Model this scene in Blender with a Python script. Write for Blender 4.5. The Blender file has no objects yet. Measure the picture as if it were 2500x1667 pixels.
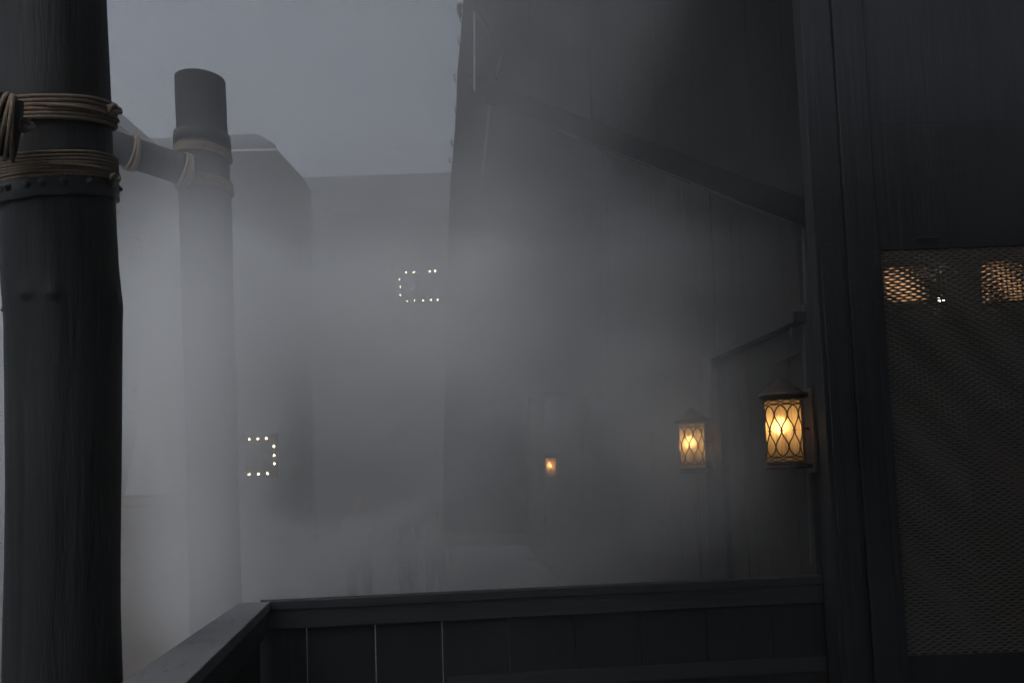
import bpy, bmesh, math, random
from mathutils import Vector, Matrix, noise
random.seed(7)
R = math.radians
sc = bpy.context.scene
COL = sc.collection
PI = math.pi

# ------------------------------------------------------------------ camera
F = 1944.0                       # focal length in photo pixels (2500 wide)
PX, PY = 1250.0, 1019.0          # optical axis (lens shifted up)
YAW, PITCH, ROLL = R(-4.27), R(4.0), R(2.0)
CAM = Vector((0, 0, 1.6))
ROT = Matrix.Rotation(YAW, 3, 'Z') @ Matrix.Rotation(PI/2 + PITCH, 3, 'X') @ Matrix.Rotation(-ROLL, 3, 'Z')
cd = bpy.data.cameras.new('camera'); cam = bpy.data.objects.new('camera', cd); COL.objects.link(cam)
cam.matrix_world = Matrix.Translation(CAM) @ ROT.to_4x4()
cd.sensor_width = 36; cd.lens = 36*F/2500; cd.shift_x = 0; cd.shift_y = (PY-833.5)/2500
cd.clip_start = 0.05; cd.clip_end = 2000
cd.dof.use_dof = False
sc.camera = cam

def ray(px, py): return ROT @ Vector(((px-PX)/F, -(py-PY)/F, -1))
def P(px, py, d): return CAM + ray(px, py)*d            # d = distance along the optical axis
def atY(px, py, Y): r = ray(px, py); return CAM + r*((Y-CAM.y)/r.y)
def atX(px, py, X): r = ray(px, py); return CAM + r*((X-CAM.x)/r.x)
def atZ(px, py, Z): r = ray(px, py); return CAM + r*((Z-CAM.z)/r.z)
K = 2500/2352                     # the zoomed view is 2352 wide

# ------------------------------------------------------------------ mesh helpers
class MB:
    def __init__(s): s.bm = bmesh.new()
    def face(s, vs):
        try: return s.bm.faces.new(vs)
        except ValueError: return None
    def prism(s, pts, off):
        """closed prism: polygon pts extruded by vector off"""
        off = Vector(off); a = [s.bm.verts.new(Vector(p)) for p in pts]; b = [s.bm.verts.new(Vector(p)+off) for p in pts]
        n = len(a); s.face(a); s.face(b[::-1])
        for i in range(n): s.face([a[i], b[i], b[(i+1) % n], a[(i+1) % n]])
        return s
    def box(s, c, sz, rot=None):
        c = Vector(c); M = rot or Matrix.Identity(3); v = []
        for z in (-1, 1):
            for x, y in ((-1, -1), (1, -1), (1, 1), (-1, 1)):
                v.append(s.bm.verts.new(c + M @ Vector((x*sz[0]/2, y*sz[1]/2, z*sz[2]/2))))
        for f in ((0,3,2,1),(4,5,6,7),(0,1,5,4),(1,2,6,5),(2,3,7,6),(3,0,4,7)): s.face([v[i] for i in f])
        return s
    def beam(s, p, q, w, h, up=(0,0,1)):
        p, q = Vector(p), Vector(q); d = (q-p); L = d.length; d.normalize()
        x = d.cross(Vector(up)).normalized(); z = x.cross(d).normalized()
        M = Matrix((x, d, z)).transposed()
        return s.box((p+q)/2, (w, L, h), M)
    def tube(s, pts, rad, n=8, closed=False, caps=True, mod=None):
        """tube along pts; rad number or list; mod(i, phi) scales the radius"""
        pts = [Vector(p) for p in pts]; m = len(pts); rings = []
        ref = None
        for i, p in enumerate(pts):
            a = pts[(i-1) % m] if (closed or i > 0) else p
            b = pts[(i+1) % m] if (closed or i < m-1) else p
            t = (b-a).normalized()
            if ref is None:
                ref = Vector((0,0,1)) if abs(t.z) < .9 else Vector((1,0,0))
            u = (ref - t*ref.dot(t)).normalized(); ref = u; w = t.cross(u)
            r = rad[i] if isinstance(rad, (list, tuple)) else rad
            ring = []
            for k in range(n):
                ph = 2*PI*k/n; rr = r*(mod(i, ph) if mod else 1)
                ring.append(s.bm.verts.new(p + u*math.cos(ph)*rr + w*math.sin(ph)*rr))
            rings.append(ring)
        for i in range(m if closed else m-1):
            A, B = rings[i], rings[(i+1) % m]
            for k in range(n): s.face([A[k], A[(k+1) % n], B[(k+1) % n], B[k]])
        if caps and not closed: s.face(rings[0][::-1]); s.face(rings[-1])
        return s
    def lathe(s, prof, c=(0,0,0), n=32, axis=None):
        """prof: list of (r, z)"""
        c = Vector(c); M = axis or Matrix.Identity(3); rings = []
        for r, z in prof:
            if r < 1e-5: rings.append([s.bm.verts.new(c + M @ Vector((0,0,z)))])
            else: rings.append([s.bm.verts.new(c + M @ Vector((r*math.cos(2*PI*k/n), r*math.sin(2*PI*k/n), z))) for k in range(n)])
        for A, B in zip(rings, rings[1:]):
            for k in range(n):
                k2 = (k+1) % n
                if len(A) == 1 and len(B) == 1: continue
                if len(A) == 1: s.face([A[0], B[k2], B[k]])
                elif len(B) == 1: s.face([A[k], A[k2], B[0]])
                else: s.face([A[k], A[k2], B[k2], B[k]])
        if len(rings[0]) > 1: s.face(rings[0][::-1])
        if len(rings[-1]) > 1: s.face(rings[-1])
        return s
    def build(s, name, m, parent=None, smooth=False, bevel=0, world=True):
        bmesh.ops.recalc_face_normals(s.bm, faces=s.bm.faces)
        me = bpy.data.meshes.new(name); s.bm.to_mesh(me); s.bm.free()
        if smooth:
            me.shade_smooth()
        o = bpy.data.objects.new(name, me); COL.objects.link(o); me.materials.append(m)
        if parent:
            o.parent = parent
            if world: o.matrix_parent_inverse = parent.matrix_world.inverted() if False else Matrix.Translation(-parent.location)
        if bevel:
            b = o.modifiers.new('bevel', 'BEVEL'); b.width = bevel; b.segments = 2; b.limit_method = 'ANGLE'
        return o
def empty(name, loc=(0,0,0), rz=0):
    o = bpy.data.objects.new(name, None); COL.objects.link(o); o.location = loc; o.rotation_euler = (0,0,rz); o.empty_display_size = .1
    return o
def tag(o, label=None, cat=None, group=None, kind=None):
    for k, v in (('label', label), ('category', cat), ('group', group), ('kind', kind)):
        if v: o[k] = v
    return o

# ------------------------------------------------------------------ materials
def mat(name, base, var=.35, rough=.75, scale=(4,4,4), detail=6, bump=.25, bscale=None, tint=None, spec=.3, stretch=None, emis=None, coord='Object'):
    m = bpy.data.materials.new(name); m.use_nodes = True; nt = m.node_tree; N = nt.nodes; L = nt.links
    b = N['Principled BSDF']; tc = N.new('ShaderNodeNewGeometry') if coord == 'World' else N.new('ShaderNodeTexCoord')
    co = tc.outputs['Position'] if coord == 'World' else tc.outputs['Object']
    mp = N.new('ShaderNodeMapping'); mp.inputs['Scale'].default_value = scale; L.new(co, mp.inputs['Vector'])
    n1 = N.new('ShaderNodeTexNoise'); n1.inputs['Scale'].default_value = 1; n1.inputs['Detail'].default_value = detail; n1.inputs['Roughness'].default_value = .65
    L.new(mp.outputs[0], n1.inputs['Vector'])
    n2 = N.new('ShaderNodeTexNoise'); n2.inputs['Scale'].default_value = 1.3; n2.inputs['Detail'].default_value = 3; L.new(co, n2.inputs['Vector'])
    cr = N.new('ShaderNodeValToRGB'); e = cr.color_ramp.elements
    c0 = [max(0, c*(1-var)) for c in base]; c1 = [min(1, c*(1+var)) for c in (tint or base)]
    e[0].position = .3; e[0].color = (*c0, 1); e[1].position = .7; e[1].color = (*c1, 1)
    mx = N.new('ShaderNodeMath'); mx.operation = 'MULTIPLY_ADD'; mx.inputs[1].default_value = .5
    ml = N.new('ShaderNodeMath'); ml.operation = 'MULTIPLY'; ml.inputs[1].default_value = .5
    L.new(n1.outputs[0], mx.inputs[0]); L.new(n2.outputs[0], ml.inputs[0]); L.new(ml.outputs[0], mx.inputs[2])
    L.new(mx.outputs[0], cr.inputs[0]); L.new(cr.outputs[0], b.inputs['Base Color'])
    rr = N.new('ShaderNodeMapRange'); rr.inputs['To Min'].default_value = max(.05, rough-.15); rr.inputs['To Max'].default_value = min(1, rough+.15)
    L.new(n1.outputs[0], rr.inputs['Value']); L.new(rr.outputs[0], b.inputs['Roughness'])
    b.inputs['Specular IOR Level'].default_value = spec
    if bump:
        bp = N.new('ShaderNodeBump'); bp.inputs['Strength'].default_value = bump; bp.inputs['Distance'].default_value = .01
        L.new(n1.outputs[0], bp.inputs['Height']); L.new(bp.outputs[0], b.inputs['Normal'])
    return m
def emit(name, col, s):
    m = bpy.data.materials.new(name); m.use_nodes = True; b = m.node_tree.nodes['Principled BSDF']
    b.inputs['Base Color'].default_value = (*col, 1); b.inputs['Emission Color'].default_value = (*col, 1); b.inputs['Emission Strength'].default_value = s
    return m
M = {}
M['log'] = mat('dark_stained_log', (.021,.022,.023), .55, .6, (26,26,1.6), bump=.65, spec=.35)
M['log_far'] = mat('fog_paled_log', (.065,.065,.066), .3, .85, (22,22,1.6), bump=.5)  # paler than the near log: fog tone put into the base colour
M['rope'] = mat('sisal_rope', (.21,.16,.12), .3, .9, (60,60,60), bump=.4, tint=(.27,.21,.155), spec=.1)
M['iron'] = mat('dark_iron', (.022,.023,.024), .4, .5, (30,30,30), bump=.35, spec=.5)
M['rail'] = mat('painted_rail_wood', (.034,.036,.038), .4, .6, (3,30,30), bump=.3, spec=.3)
M['plank'] = mat('painted_plank', (.019,.020,.021), .45, .65, (22,22,1.5), bump=.35, spec=.3)
M['frame'] = mat('painted_frame_wood', (.017,.018,.0195), .7, .6, (25,25,1.5), bump=.35, spec=.3)
M['wall'] = mat('weathered_wall_boards', (.036,.034,.032), .45, .85, (18,18,.9), bump=.5, spec=.15)
M['trim'] = mat('pale_trim_board', (.06,.063,.066), .3, .7, (24,24,1.2), bump=.3, spec=.2)
M['upper'] = mat('dark_upper_boards', (.017,.018,.019), .5, .85, (10,10,.8), bump=.4, spec=.06)
M['beam'] = mat('blackened_beam', (.006,.006,.007), .5, .9, (10,10,.8), bump=.3, spec=.03)
M['roof'] = mat('grey_shingle_roof', (.15,.15,.158), .3, .85, (3,3,14), bump=.5, coord='World')
M['bwall'] = mat('dark_house_wall', (.03,.029,.028), .4, .9, (6,6,1), bump=.4, coord='World')
M['ground'] = mat('wet_paving', (.13,.135,.14), .4, .6, (2,2,2), bump=.3, coord='World')
M['deck'] = mat('deck_boards', (.035,.033,.031), .4, .8, (20,2,20), bump=.3, coord='World')
M['stone'] = mat('pale_stone', (.42,.42,.41), .25, .9, (5,5,5), bump=.5)
M['plinth'] = mat('ochre_plinth_render', (.17,.12,.07), .25, .9, (4,4,4), bump=.4)
M['bronze'] = mat('oil_rubbed_bronze', (.045,.03,.02), .4, .45, (50,50,50), bump=.2, spec=.5)
M['mesh'] = mat('grey_expanded_metal', (.15,.135,.115), .3, .55, (40,40,40), bump=.1, spec=.4)
M['mesh_back'] = mat('hole_shade_expanded_metal', (.05,.046,.04), .3, .6, (40,40,40), bump=.1)  # shade of the mesh holes put into the back layer's darker colour
M['white'] = mat('pale_ledge_paint', (.5,.5,.5), .2, .8)
M['red'] = mat('faded_red_paint', (.16,.055,.045), .3, .85)
M['cloth_blue'] = mat('blue_cloth', (.16,.19,.32), .2, .9); M['cloth_pale'] = mat('pale_cloth', (.45,.45,.43), .2, .9)
M['cloth_dark'] = mat('dark_cloth', (.04,.04,.05), .2, .9); M['skin'] = mat('skin', (.42,.27,.2), .1, .6, bump=0); M['hair'] = mat('hair', (.06,.04,.03), .3, .7)
M['bulb'] = emit('warm_bulb', (1,.74,.42), 17)
M['bulb_far'] = emit('warm_bulb_far', (1,.62,.34), 40)
M['sign_bulb'] = emit('sign_bulb', (1,.76,.46), 26)
M['sign_bulb_far'] = emit('sign_bulb_upper', (1,.78,.48), 30)
M['lampshade'] = emit('warm_lamp_face', (1,.52,.24), 1.6)
def lamp_glow(m):
    nt = m.node_tree; N = nt.nodes; L = nt.links; b = N['Principled BSDF']; tc = N.new('ShaderNodeTexCoord')
    v = N.new('ShaderNodeVectorMath'); v.operation = 'DISTANCE'; v.inputs[1].default_value = (.5,.5,.5); L.new(tc.outputs['Generated'], v.inputs[0])
    r = N.new('ShaderNodeMapRange'); r.inputs['From Min'].default_value = .5; r.inputs['From Max'].default_value = .85; r.inputs['To Min'].default_value = 1.1; r.inputs['To Max'].default_value = .08
    L.new(v.outputs['Value'], r.inputs['Value']); L.new(r.outputs[0], b.inputs['Emission Strength']); b.inputs['Base Color'].default_value = (.1,.05,.02,1)
lamp_glow(M['lampshade'])

def rail_material():
    """grey painted cap: worn, with long dark cracks"""
    m = mat('worn_grey_cap_paint', (.20,.203,.21), .22, .5, (14,3,14), bump=.25, spec=.35)
    nt = m.node_tree; N = nt.nodes; L = nt.links; b = N['Principled BSDF']
    tc = N.new('ShaderNodeTexCoord'); mp = N.new('ShaderNodeMapping'); mp.inputs['Scale'].default_value = (16, 3.2, 16)
    L.new(tc.outputs['Object'], mp.inputs['Vector'])
    ns = N.new('ShaderNodeTexNoise'); ns.inputs['Scale'].default_value = 1.6; ns.inputs['Detail'].default_value = 5; L.new(mp.outputs[0], ns.inputs['Vector'])
    sb = N.new('ShaderNodeMath'); sb.operation = 'SUBTRACT'; sb.inputs[1].default_value = .5; L.new(ns.outputs[0], sb.inputs[0])
    ab = N.new('ShaderNodeMath'); ab.operation = 'ABSOLUTE'; L.new(sb.outputs[0], ab.inputs[0])
    n3 = N.new('ShaderNodeTexNoise'); n3.inputs['Scale'].default_value = 5; L.new(tc.outputs['Object'], n3.inputs['Vector'])
    r1 = N.new('ShaderNodeMapRange'); r1.inputs['From Min'].default_value = .001; r1.inputs['From Max'].default_value = .010; L.new(ab.outputs[0], r1.inputs['Value'])
    r2 = N.new('ShaderNodeMapRange'); r2.inputs['From Min'].default_value = .50; r2.inputs['From Max'].default_value = .56; r2.inputs['To Min'].default_value = 1; r2.inputs['To Max'].default_value = 0; L.new(n3.outputs[0], r2.inputs['Value'])
    mxm = N.new('ShaderNodeMath'); mxm.operation = 'MAXIMUM'; L.new(r1.outputs[0], mxm.inputs[0]); L.new(r2.outputs[0], mxm.inputs[1])
    old = b.inputs['Base Color'].links[0].from_socket
    mix = N.new('ShaderNodeMix'); mix.data_type = 'RGBA'; mix.inputs['A'].default_value = (.02,.02,.021,1)
    L.new(mxm.outputs[0], mix.inputs['Factor']); L.new(old, mix.inputs['B']); L.new(mix.outputs['Result'], b.inputs['Base Color'])
    return m
M['cap'] = rail_material()

def glass_material():
    m = bpy.data.materials.new('amber_seeded_glass'); m.use_nodes = True; nt = m.node_tree; N = nt.nodes; L = nt.links
    N.remove(N['Principled BSDF']); out = N['Material Output']
    tc = N.new('ShaderNodeTexCoord'); mp = N.new('ShaderNodeMapping'); mp.inputs['Scale'].default_value = (60,60,5); L.new(tc.outputs['Object'], mp.inputs['Vector'])
    ns = N.new('ShaderNodeTexNoise'); ns.inputs['Scale'].default_value = 1.5; ns.inputs['Detail'].default_value = 4; L.new(mp.outputs[0], ns.inputs['Vector'])
    cr = N.new('ShaderNodeValToRGB'); e = cr.color_ramp.elements; e[0].position = .3; e[0].color = (.50,.31,.13,1); e[1].position = .7; e[1].color = (.86,.60,.30,1)
    L.new(ns.outputs[0], cr.inputs[0])
    tl = N.new('ShaderNodeBsdfTranslucent'); L.new(cr.outputs[0], tl.inputs['Color'])
    df = N.new('ShaderNodeBsdfDiffuse'); df.inputs['Color'].default_value = (.3,.2,.1,1)
    rf = N.new('ShaderNodeBsdfRefraction'); rf.inputs['IOR'].default_value = 1.3; rf.inputs['Roughness'].default_value = .75; L.new(cr.outputs[0], rf.inputs['Color'])
    m1 = N.new('ShaderNodeMixShader'); m1.inputs[0].default_value = .12; L.new(tl.outputs[0], m1.inputs[1]); L.new(df.outputs[0], m1.inputs[2])
    m2 = N.new('ShaderNodeMixShader'); m2.inputs[0].default_value = .30; L.new(m1.outputs[0], m2.inputs[1]); L.new(rf.outputs[0], m2.inputs[2])
    L.new(m2.outputs[0], out.inputs['Surface'])
    return m
M['glass'] = glass_material()

# ------------------------------------------------------------------ ground, deck, setting
GZ = -0.4
mb = MB(); mb.box((0, 60, GZ-.1), (900, 900, .2)); g = mb.build('ground', M['ground']); tag(g, kind='structure')
mb = MB()
y = -4.0
while y < 3.55:
    mb.box((2.0, y+.07, -.06), (6.6, .134, .12)); y += .14
tag(mb.build('deck', M['deck']), kind='structure')

# unseen roof, posts and side wall added to keep the foreground dark
v = empty('added_shade_shelter', (2, -2, 0)); tag(v, 'unseen timber shelter added over the viewing deck to darken the foreground', 'shelter')
mb = MB()
x = -1.05
while x < 6.0:
    mb.box((x+.1, -.7, 3.62), (.194, 6.9, .04)); x += .2
mb.build('ceiling', M['upper'], v)
for px_ in (-1.0, 1.6, 4.2): MB().box((px_, -3.9, 1.7), (.14, .14, 3.8)).build('post', M['frame'], v)
MB().box((5.3, -.2, 1.6), (.1, 8.0, 4.1)).build('side_wall', M['wall'], v)

# ------------------------------------------------------------------ the near and the far log post
def trunk(name, outline, d, m, parent, rad_detail=.004, n=96, crack=True, seed=0):
    """outline: (y, xl, xr) photo pixels; real round log standing at depth d"""
    axis = []
    for (py, xl, xr) in outline:
        c = P((xl+xr)/2, py, d); r = (xr-xl)/2/F*d*.965; axis.append((c, r))
    mb = MB(); rows = 170
    ts = [i/(rows-1)*(len(axis)-1) for i in range(rows)]
    rings = []
    for t in ts:
        i = min(int(t), len(axis)-2); f = t-i; f2 = f*f*(3-2*f)*.5+f*.5
        c = axis[i][0].lerp(axis[i+1][0], f2); r = axis[i][1]*(1-f2)+axis[i+1][1]*f2
        ring = []
        for k in range(n):
            a = 2*PI*k/n
            dsp = noise.noise(Vector((math.cos(a)*2.2, math.sin(a)*2.2, c.z*1.1+seed)))*rad_detail*1.3
            dsp += noise.noise(Vector((math.cos(a)*14, math.sin(a)*14, c.z*1.6+seed)))*rad_detail*.35
            for (ka, kz, kr, kh) in knots:
                da = (a-ka+PI) % (2*PI)-PI; dz = c.z-kz
                q = (da*r/kr)**2 + (dz/kr/(1.6 if dz > 0 else .7))**2
                dsp += kh*math.exp(-q)
            if crack and abs(((a-R(252)+PI) % (2*PI))-PI + noise.noise(Vector((0, 0, c.z*3)))*.02) < .035 and c.z < 1.9: dsp -= .006
            ring.append(mb.bm.verts.new(c + Vector((math.cos(a), math.sin(a), 0))*(r+dsp)))
        rings.append(ring)
    for A, B in zip(rings, rings[1:]):
        for k in range(n): mb.face([A[k], A[(k+1) % n], B[(k+1) % n], B[k]])
    mb.face(rings[0]); mb.face(rings[-1][::-1])
    return mb.build(name, m, parent, smooth=True), axis

def ring_pts(c, r, n=120, dz=0.0, wob=0.0, ph=0.0, tilt=0.0, seed=0, front=0.0):
    out = []
    for k in range(n):
        a = 2*PI*k/n
        z = tilt*math.cos(a-ph) - front*math.cos(a-R(240)) + wob*noise.noise(Vector((math.cos(a)*1.3+seed, math.sin(a)*1.3, seed*3.1)))
        out.append(Vector(c)+Vector((math.cos(a)*r, math.sin(a)*r, dz+z)))
    return out
def rope_tube(mb, pts, r, closed=True, twist=None, n=12):
    m = len(pts); L = sum((Vector(pts[i])-Vector(pts[(i+1) % m])).length for i in range(m)); tw = round(L/(r*7.5))
    mb.tube(pts, r, n=n, closed=closed, mod=lambda i, ph: .90+.16*abs(math.cos(1.5*(ph - 2*PI*tw*i/m))))
def lashing(parent, ctop, cbot, rtop, rbot, turns, rr, name='rope_lashing', droop=.012, side=R(-20), seed=0, n=260, front=0.0):
    mb = MB()
    for i in range(turns):
        f = (i+.5)/turns; c = Vector(ctop).lerp(Vector(cbot), f); r = rtop*(1-f)+rbot*f + rr*.86
        rope_tube(mb, ring_pts(c, r, n, tilt=-droop*(.6+.8*f), ph=side, wob=.004, seed=seed+i*.13, front=front), rr)
    # an overlapping strand and a knot on the side
    c = Vector(ctop).lerp(Vector(cbot), .45); r = (rtop+rbot)/2+rr*1.9
    arc = [c+Vector((math.cos(a)*r, math.sin(a)*r, -.012-.02*math.cos(a-side)*t - front*math.cos(a-R(240)))) for a, t in [(side-.9+1.6*k/60, k/60) for k in range(61)]]
    rope_tube(mb, arc, rr, closed=False)
    return mb.build(name, M['rope'], parent, smooth=True)
def knot(parent, c, s, rr, name='rope_knot', seed=0):
    mb = MB(); pts = []
    for k in range(90):
        t = 2*PI*k/90
        pts.append(Vector(c)+Vector(((math.sin(t)+2*math.sin(2*t)), (math.cos(t)-2*math.cos(2*t))*.8, -math.sin(3*t)*1.4))*s/3)
    rope_tube(mb, pts, rr, n=10)
    return mb.build(name, M['rope'], parent, smooth=True)

D1 = 2.55
z_at = lambda py, px=150, d=D1: P(px, py, d).z
knots = [(R(258), z_at(745), .020, .012), (R(285), z_at(748), .018, .011), (R(-8), z_at(735), .03, .012), (R(188), z_at(760), .012, .018),
         (R(186), z_at(1178), .010, .012), (R(240), z_at(1080), .02, .005), (R(265), z_at(1180), .02, .004), (R(300), z_at(900), .03, .004)]
out1 = [(-420, -22, 240), (-200, -14, 246), (0, -6, 250), (120, 2, 256), (250, 6, 262), (400, 10, 266), (470, 14, 270), (540, 16, 272), (640, 19, 277), (700, 21, 283), (745, 25, 288), (790, 28, 287),
        (960, 30, 287), (1170, 31, 288), (1380, 29, 288), (1500, 26, 288), (1667, 23, 291), (1900, 18, 298), (2300, 10, 306), (2600, 6, 310)]
post = empty('log_post', P(150, 2600, D1)); post.location.z = GZ
tag(post, 'dark thick log post with two tan rope lashings and a riveted band, nearest', 'post', 'log posts lashed with rope')
tr, ax1 = trunk('trunk', out1, D1, M['log'], post)
def log_at(py, outline=out1, d=D1):
    for (a, b) in zip(outline, outline[1:]):
        if a[0] <= py <= b[0]:
            f = (py-a[0])/(b[0]-a[0]); xl = a[1]+(b[1]-a[1])*f; xr = a[2]+(b[2]-a[2])*f
            return P((xl+xr)/2, py, d), (xr-xl)/2/F*d
cA, rA = log_at(260); cB, rB = log_at(314); lashing(post, cA, cB, rA, rB, 6, .0062, seed=1, droop=.014, front=.050)
cA, rA = log_at(394); cB, rB = log_at(452); lashing(post, cA, cB, rA, rB, 8, .0055, seed=5, droop=.006, front=.045)
knot(post, P(277, 268, D1-.02), .020, .0075)
knot(post, P(278, 434, D1-.02), .015, .0065)
# riveted metal band under the lower rope
cA, rA = log_at(446); cB, rB = log_at(500)
mb = MB(); prof_n = 96; rings = []
for i, f in enumerate((0, .05, .5, .95, 1)):
    c = cA.lerp(cB, f); r = rA*(1-f)+rB*f + (.006 if i in (0, 4) else .0085)
    rings.append([mb.bm.verts.new(c+Vector((math.cos(2*PI*k/prof_n)*r, math.sin(2*PI*k/prof_n)*r, .003*math.sin(k*.7)*(1 if i > 2 else .3) - .042*math.cos(2*PI*k/prof_n-R(240))))) for k in range(prof_n)])
for A, B in zip(rings, rings[1:]):
    for k in range(prof_n): mb.face([A[k], A[(k+1) % prof_n], B[(k+1) % prof_n], B[k]])
mb.face(rings[0][::-1]); mb.face(rings[-1])
band = mb.build('metal_band', M['iron'], post, smooth=True)
for a in (184, 214, 238, 248, 268, 282, 300, 325, 350, 20, 60, 100, 140):
    f = .45; c = cA.lerp(cB, f)-Vector((0,0,.042*math.cos(R(a-240)))); r = rA*(1-f)+rB*f+.008; d = Vector((math.cos(R(a)), math.sin(R(a)), 0))
    Mx = d.to_track_quat('Z', 'Y').to_matrix()
    mb = MB(); mb.lathe([(.013,0),(.013,.002),(.008,.003),(.0075,.006),(.005,.0095),(0,.0105)], c+d*r, 16, Mx)
    b = mb.build('bolt', M['iron'], band, smooth=True)
    b.matrix_parent_inverse = Matrix.Translation(-post.location) if False else Matrix.Identity(4)
    b.matrix_parent_inverse = (Matrix.Translation(post.location) @ Matrix.Translation(-post.location)).inverted()

def crossbar(center, direction, r, L, back, ends, label, rr=.006, m=None, group='short cross logs lashed to the posts'):
    d = Vector(direction).normalized(); c = Vector(center)
    e = empty('cross_log', c); tag(e, label, 'log', group)
    mb = MB(); n = 14; pts = [c - d*back + d*(L+back)*i/(n-1) for i in range(n)]
    mb.tube(pts, [r*(1+.05*noise.noise(Vector((i*.6, 0, 3)))) for i in range(n)], n=28)
    mb.build('trunk', m or M['log'], e, smooth=True)
    u = d.cross(Vector((0,0,1))).normalized(); w = u.cross(d)
    for k, (t0, turns) in enumerate(ends):
        mb = MB()
        for j in range(turns):
            cc = c + d*(t0 + j*rr*1.9)
            rope_tube(mb, [cc + (u*math.cos(a)+w*math.sin(a))*(r+rr*.8+rr*.8*(j % 2)*.5) + d*.01*math.sin(a+j) for a in [2*PI*q/140 for q in range(140)]], rr)
        mb.build('rope_lashing', M['rope'], e, smooth=True)
    return e
cb = crossbar(P(-10, 304, 2.24), (-.62, -.30, .10), .082, 1.0, .055, ((-.042, 5), (.045, 3)), 'dark cross log wrapped in rope, lashed to the near post at the left edge')
mb_k = knot(cb, P(60, 306, 2.27), .022, .0075)

D2 = 5.6
knots = []
out2 = [(197, 428, 549), (240, 429, 551), (300, 431, 553), (362, 432, 557), (440, 436, 561), (520, 440, 566), (800, 448, 572), (1100, 456, 580), (1500, 466, 590), (1900, 474, 600)]
post2 = empty('log_post', P(540, 1900, D2)); post2.location.z = GZ
tag(post2, 'fog-greyed log post with flat sawn top standing beyond the near post', 'post', 'log posts lashed with rope')
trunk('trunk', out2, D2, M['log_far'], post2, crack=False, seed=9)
for pa, pb, tn in ((368, 388, 5), (444, 470, 6)):
    cA, rA = log_at(pa, out2, D2); cB, rB = log_at(pb, out2, D2); lashing(post2, cA, cB, rA, rB, tn, .0068, seed=pa, droop=.012, n=140)
cA, rA = log_at(333, out2, D2); cB, rB = log_at(358, out2, D2)
mb = MB()
rings = [[mb.bm.verts.new(c+Vector((math.cos(2*PI*k/64)*(r+.012), math.sin(2*PI*k/64)*(r+.012), 0))) for k in range(64)] for c, r in ((cA, rA), (cB, rB))]
for k in range(64): mb.face([rings[0][k], rings[0][(k+1) % 64], rings[1][(k+1) % 64], rings[1][k]])
mb.face(rings[0][::-1]); mb.face(rings[1]); mb.build('metal_band', M['iron'], post2, smooth=True)
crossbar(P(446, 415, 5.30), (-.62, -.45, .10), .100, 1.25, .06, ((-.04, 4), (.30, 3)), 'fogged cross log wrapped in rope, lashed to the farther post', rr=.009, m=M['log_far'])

# ------------------------------------------------------------------ balustrade
DF = 3.65
ZR = 1.05
cor_o = atZ(582, 1471, ZR); cor_i = atZ(659, 1468, ZR)
end_o = atZ(2009, 1404, ZR)
u = (end_o-cor_o); u.z = 0; u.normalize(); nrm = Vector((-u.y, u.x, 0)); dn = Vector((0,0,-1))
near_o = atZ(292, 1667, ZR); near_i = atZ(452, 1667, ZR)
lv = (near_o-cor_o); lv.z = 0; lv.normalize()
capw = .085
bal = empty('balustrade', (cor_i.x, cor_i.y, 0)); tag(bal, 'dark boarded balustrade along the front with a thin pale line on its rail', 'balustrade')
fi = cor_i.copy(); fe = fi + u*((end_o-fi).dot(u))
mb = MB(); mb.prism([fi+Vector((0,0,.0)), fe, fe+nrm*.07, fi+nrm*.07 - u*.06], (0,0,-.042)); mb.build('cap_rail', M['rail'], bal, bevel=.004)
inn = fi - nrm*(-.012)
mb = MB(); a = fi-u*.15+nrm*.012+Vector((0,0,-.042)); b = fe+nrm*.012+Vector((0,0,-.042)); mb.prism([a, b, b+dn*.088, a+dn*.088], nrm*.03); mb.build('top_board', M['rail'], bal, bevel=.003)
# planks behind the top board, with open seams
seamx = [749, 917, 1081, 1244, 1406, 1566, 1727, 1890]
base = fi + nrm*.046
def onplane(px, py):
    r = ray(px, py); t = (base-CAM).dot(nrm)/r.dot(nrm); return CAM+r*t
ss = [-.2] + [(onplane(px, 1600)-base).dot(u) for px in seamx] + [(fe-fi).dot(u)]
gaps = [.005, .006, .005, .0018, .002, .003, .002, .001]
for i in range(len(ss)-1):
    s0 = ss[i] + (gaps[i-1]/2 if i > 0 else 0); s1 = ss[i+1]-(gaps[i]/2 if i < len(gaps) else 0)
    a = base+u*s0; a.z = ZR-.125; b = base+u*s1; b.z = ZR-.125
    MB().prism([a, b, b+dn*.90, a+dn*.90], nrm*(.018)).build('plank', M['plank'], bal, bevel=.0015)
for px_, py_ in ((792, 1478), (1068, 1490), (1248, 1480), (1632, 1466), (1420, 1474)):
    MB().box(onplane(px_, py_)-nrm*.036, (.004, .006, .012)).build('nail', M['trim'], bal)
a = fi+nrm*.020; b = fe+nrm*.020; a.z = b.z = .66
MB().prism([a+u*.8, b, b+dn*.07, a+u*.8+dn*.07], nrm*.024).build('lower_rail', M['rail'], bal, bevel=.003)

bal2 = empty('balustrade', (near_i.x, near_i.y, 0)); tag(bal2, 'balustrade running toward the viewer with a broad worn grey rail with cracks', 'balustrade')
ext = 1.6
o2 = near_o + (near_o-cor_o).normalized()*ext; i2 = near_i + (near_i-cor_i).normalized()*ext
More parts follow.
